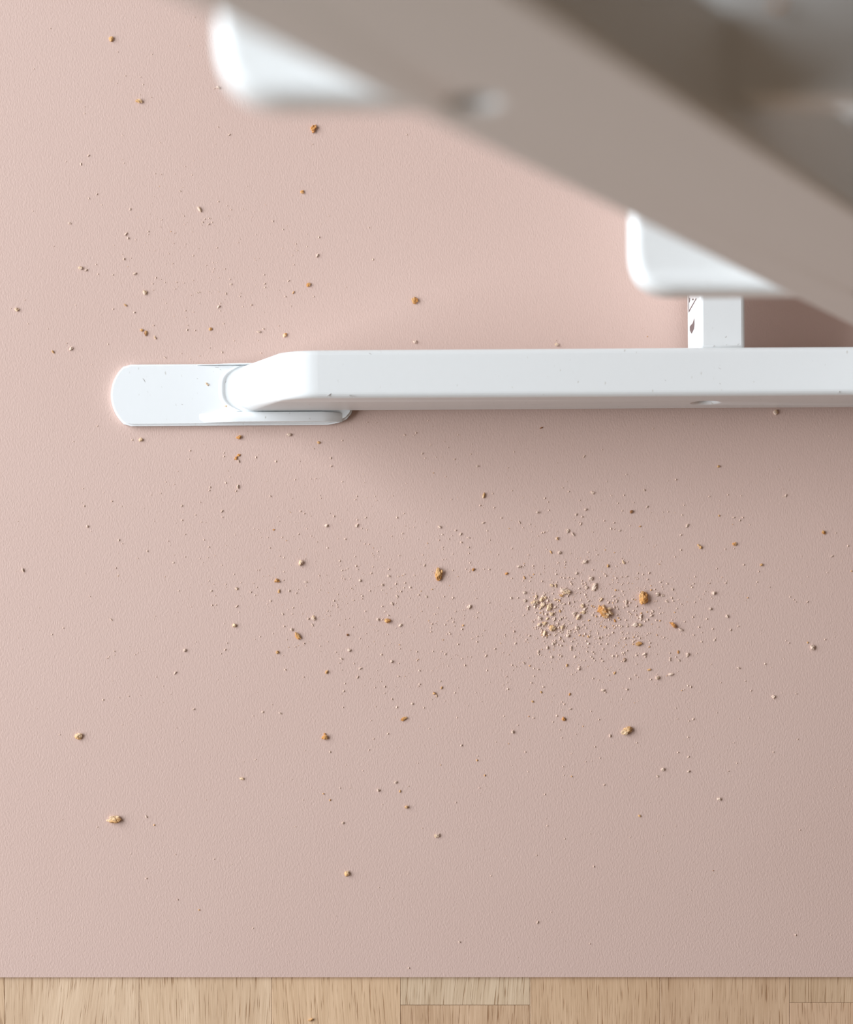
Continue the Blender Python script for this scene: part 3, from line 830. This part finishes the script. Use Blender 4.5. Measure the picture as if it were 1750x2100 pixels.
# on the oak floor, on the glider and on the seat plate
o = place_crumb(MID[2], 637, 2091, 9, 7, 20, 'T', z=TOP); tag(o, 'tan crumb lying on the bare oak floor below the mat', 'crumb')
o = place_crumb(MID[4], 465, 832, 7, 6, 0, 'C', z=0.0044); tag(o, 'cream crumb on the white glider close to the end of the runner', 'crumb')
o = place_crumb(MID[5], 425, 788, 7, 4, -45, 'C', z=0.0044); tag(o, 'small narrow cream crumb on the middle of the white glider', 'crumb')
o = place_crumb(MID[7], 1597, 12, 26, 22, 30, 'O', z=0.6702); tag(o, 'blurred brown crumb on the seat plate at the top of the photo', 'crumb')

AREA = [
 (lambda x, y: y < 860, 'tiny pale crumb on the mat above the white runner', 'tiny crumbs on the mat above the runner'),
 (lambda x, y: y < 1050, 'tiny pale crumb on the mat in the strip just below the runner', 'tiny crumbs just below the runner'),
 (lambda x, y: 1040 < x < 1460 and y < 1440, 'tiny pale crumb in the dense scatter around the largest golden crumbs', 'tiny crumbs of the dense scatter'),
 (lambda x, y: x <= 1040 and y < 1440, 'tiny pale crumb in the loose scatter left of the dense one', 'tiny crumbs left of the dense scatter'),
 (lambda x, y: y < 1440, 'tiny pale crumb between the dense scatter and the right border', 'tiny crumbs right of the dense scatter'),
 (lambda x, y: True, 'tiny pale crumb in the lower part of the mat below all scatter', 'tiny crumbs in the lower part of the mat'),
]
MARKS = [(900, 1177, 'golden crumb with the reddish spot'), (1240, 1255, 'large rough golden crumb'), (1319, 1227, 'large orange brown block-like crumb'),
 (1160, 1213, 'creamy yellow crumb'), (1286, 1497, 'two-toned crumb'), (1666, 1327, 'white angular crumb'), (234, 1682, 'golden wedge-shaped crumb'),
 (161, 1510, 'round cream crumb by the border'), (666, 1512, 'squarish orange brown crumb'), (711, 1792, 'lowest tan crumb'),
 (795, 1273, 'smooth orange crumb'), (617, 1154, 'cream angular crumb'), (643, 1268, 'whitish crumb left of centre'), (480, 1283, 'round cream crumb at left'),
 (644, 264, 'reddish brown crumb'), (850, 616, 'orange crumb above the runner'), (409, 429, 'pale wedge-shaped crumb'), (34, 635, 'beige crumb by the border'),
 (228, 81, 'round tan crumb at the top left'), (299, 683, 'tan trio above the glider'), (228, 805, 'tip of the glider'), (992, 1017, 'thin standing tan flake'),
 (1689, 1091, 'brown crumb near the right border'), (491, 897, 'golden brown crumb under the glider'), (1434, 1119, 'tan slanted crumb'),
 (897, 1713, 'pale oblong crumb'), (1476, 1638, 'lone whitish crumb'), (828, 1474, 'elongated orange brown crumb'), (1157, 1475, 'reddish crumb below the scatter'),
 (1382, 1283, 'orange brown flaky crumb'), (1591, 846, 'pale crumb under the runner'), (633, 584, 'light brown crumb above the runner'), (593, 891, 'pinkish crumb under the glider')]
DIRS = ['to its right', 'to its lower right', 'straight below it', 'to its lower left', 'to its left', 'to its upper left', 'straight above it', 'to its upper right']
ORD = ['nearest', 'second nearest', 'third nearest']
crumbs.sort(key=lambda c: -c[2])
NIND = 300 - len(BIG) - 4
near = {}
for k, (x, y, s, c) in enumerate(crumbs[:NIND]):
    m_ = min(MARKS, key=lambda q: (q[0] - x) ** 2 + (q[1] - y) ** 2)
    dd = math.hypot(m_[0] - x, m_[1] - y)
    sec = int(((math.degrees(math.atan2(y - m_[1], x - m_[0])) + 22.5) % 360) // 45)
    near.setdefault((m_[2], sec, c in 'TOB'), []).append((dd, k))
own = {}
for (nm, sec, br), lst in near.items():
    for r_, (dd, k) in enumerate(sorted(lst)[:3]):
        own[k] = 'tiny %s crumb %s to the %s, %s' % ('brown' if br else 'pale', ORD[r_], nm, DIRS[sec])
for k, (x, y, s, c) in enumerate(crumbs[:NIND]):
    me = (MID if s >= 6 else SMALL)[rr.randrange(8)]
    o = place_crumb(me, x, y, s * 1.12, s * rr.uniform(0.7, 1.0), rr.uniform(0, 360), c)
    for fn, lab, grp in AREA:
        if fn(x, y): break
    if c in 'TOB':
        lab = lab.replace('tiny pale', 'tiny brown'); grp = grp.replace('tiny', 'tiny brown')
    tag(o, own.get(k, lab), 'crumb', grp)

# the finest crumbs and dust: one object, nobody could count it
dust = []
for (x, y, s, c) in crumbs[NIND:]: dust.append((x, y, s, c))
rd = random.Random(5)
def cloud(n, cx, cy, sx, sy, lo, hi):
    for _ in range(n):
        x, y = rd.gauss(cx, sx), rd.gauss(cy, sy)
        if x < 5 or x > 1745 or y > 1995 or y < 5: continue
        if 702 < y < 872 and x > 220: continue
        s = lo + (hi - lo) * rd.random() ** 2.6
        dust.append((x, y, s, 'P' if rd.random() < 0.93 else 'T'))
cloud(850, 1225, 1270, 115, 75, 1.2, 4.2)
cloud(330, 1200, 1265, 60, 45, 1.6, 5.0)
cloud(520, 1150, 1200, 230, 120, 1.1, 3.2)
cloud(330, 800, 1210, 150, 80, 1.1, 3.2)
cloud(260, 600, 1150, 170, 120, 1.0, 2.4)
cloud(200, 420, 520, 110, 95, 1.0, 2.4)
cloud(240, 1100, 1400, 260, 110, 1.0, 2.6)
cloud(50, 1120, 1242, 14, 9, 3, 6)
cloud(40, 1125, 1290, 16, 10, 2.5, 5.5)
for _ in range(520):
    dust.append((rd.uniform(5, 1745), rd.uniform(860, 1995), rd.uniform(0.9, 1.9), 'P'))
verts, faces, cols = [], [], []
OCT = [(1, 0, 0.35), (0, 1, 0.4), (-1, 0, 0.3), (0, -1, 0.35), (0.1, -0.1, 0.85), (0.7, 0.6, 0)]
for (x, y, s, c) in dust:
    p = px(x, y); r_ = s / F * H * 0.55; a = rd.uniform(0, 6.28); st = rd.uniform(0.6, 1.0)
    b0 = len(verts); ca_, sa = math.cos(a), math.sin(a)
    for j in range(5):
        vx, vy, vz = OCT[j]
        vx *= rd.uniform(0.7, 1.25); vy *= rd.uniform(0.7, 1.25) * st
        verts.append((p.x + r_ * (vx * ca_ - vy * sa), p.y + r_ * (vx * sa + vy * ca_), r_ * vz * rd.uniform(0.8, 1.2)))
    for j in range(4):
        vx, vy, _z = OCT[j]
        verts.append((p.x + r_ * 0.8 * (vx * ca_ - vy * st * sa), p.y + r_ * 0.8 * (vx * sa + vy * st * ca_), 0.00001))
    for j in range(4):
        k = (j + 1) % 4
        faces.append((b0 + j, b0 + k, b0 + 4)); faces.append((b0 + 5 + j, b0 + 5 + k, b0 + k, b0 + j))
    q = rd.uniform(0.88, 1.08); cc = COL[c]
    cols += [(cc[0] * q, cc[1] * q, cc[2] * q, 1)] * 9
me = bpy.data.meshes.new('crumb_dust'); me.from_pydata(verts, [], faces); me.update()
ca = me.color_attributes.new('tone', 'FLOAT_COLOR', 'POINT')
for i, c in enumerate(cols): ca.data[i].color = c
me.materials.append(M_CRUMB)
o = bpy.data.objects.new('crumb_dust', me); C.objects.link(o); o.color = (1, 1, 1, 1)
tag(o, 'fine pale crumb dust sprinkled over the pink mat', 'crumbs', kind='stuff')
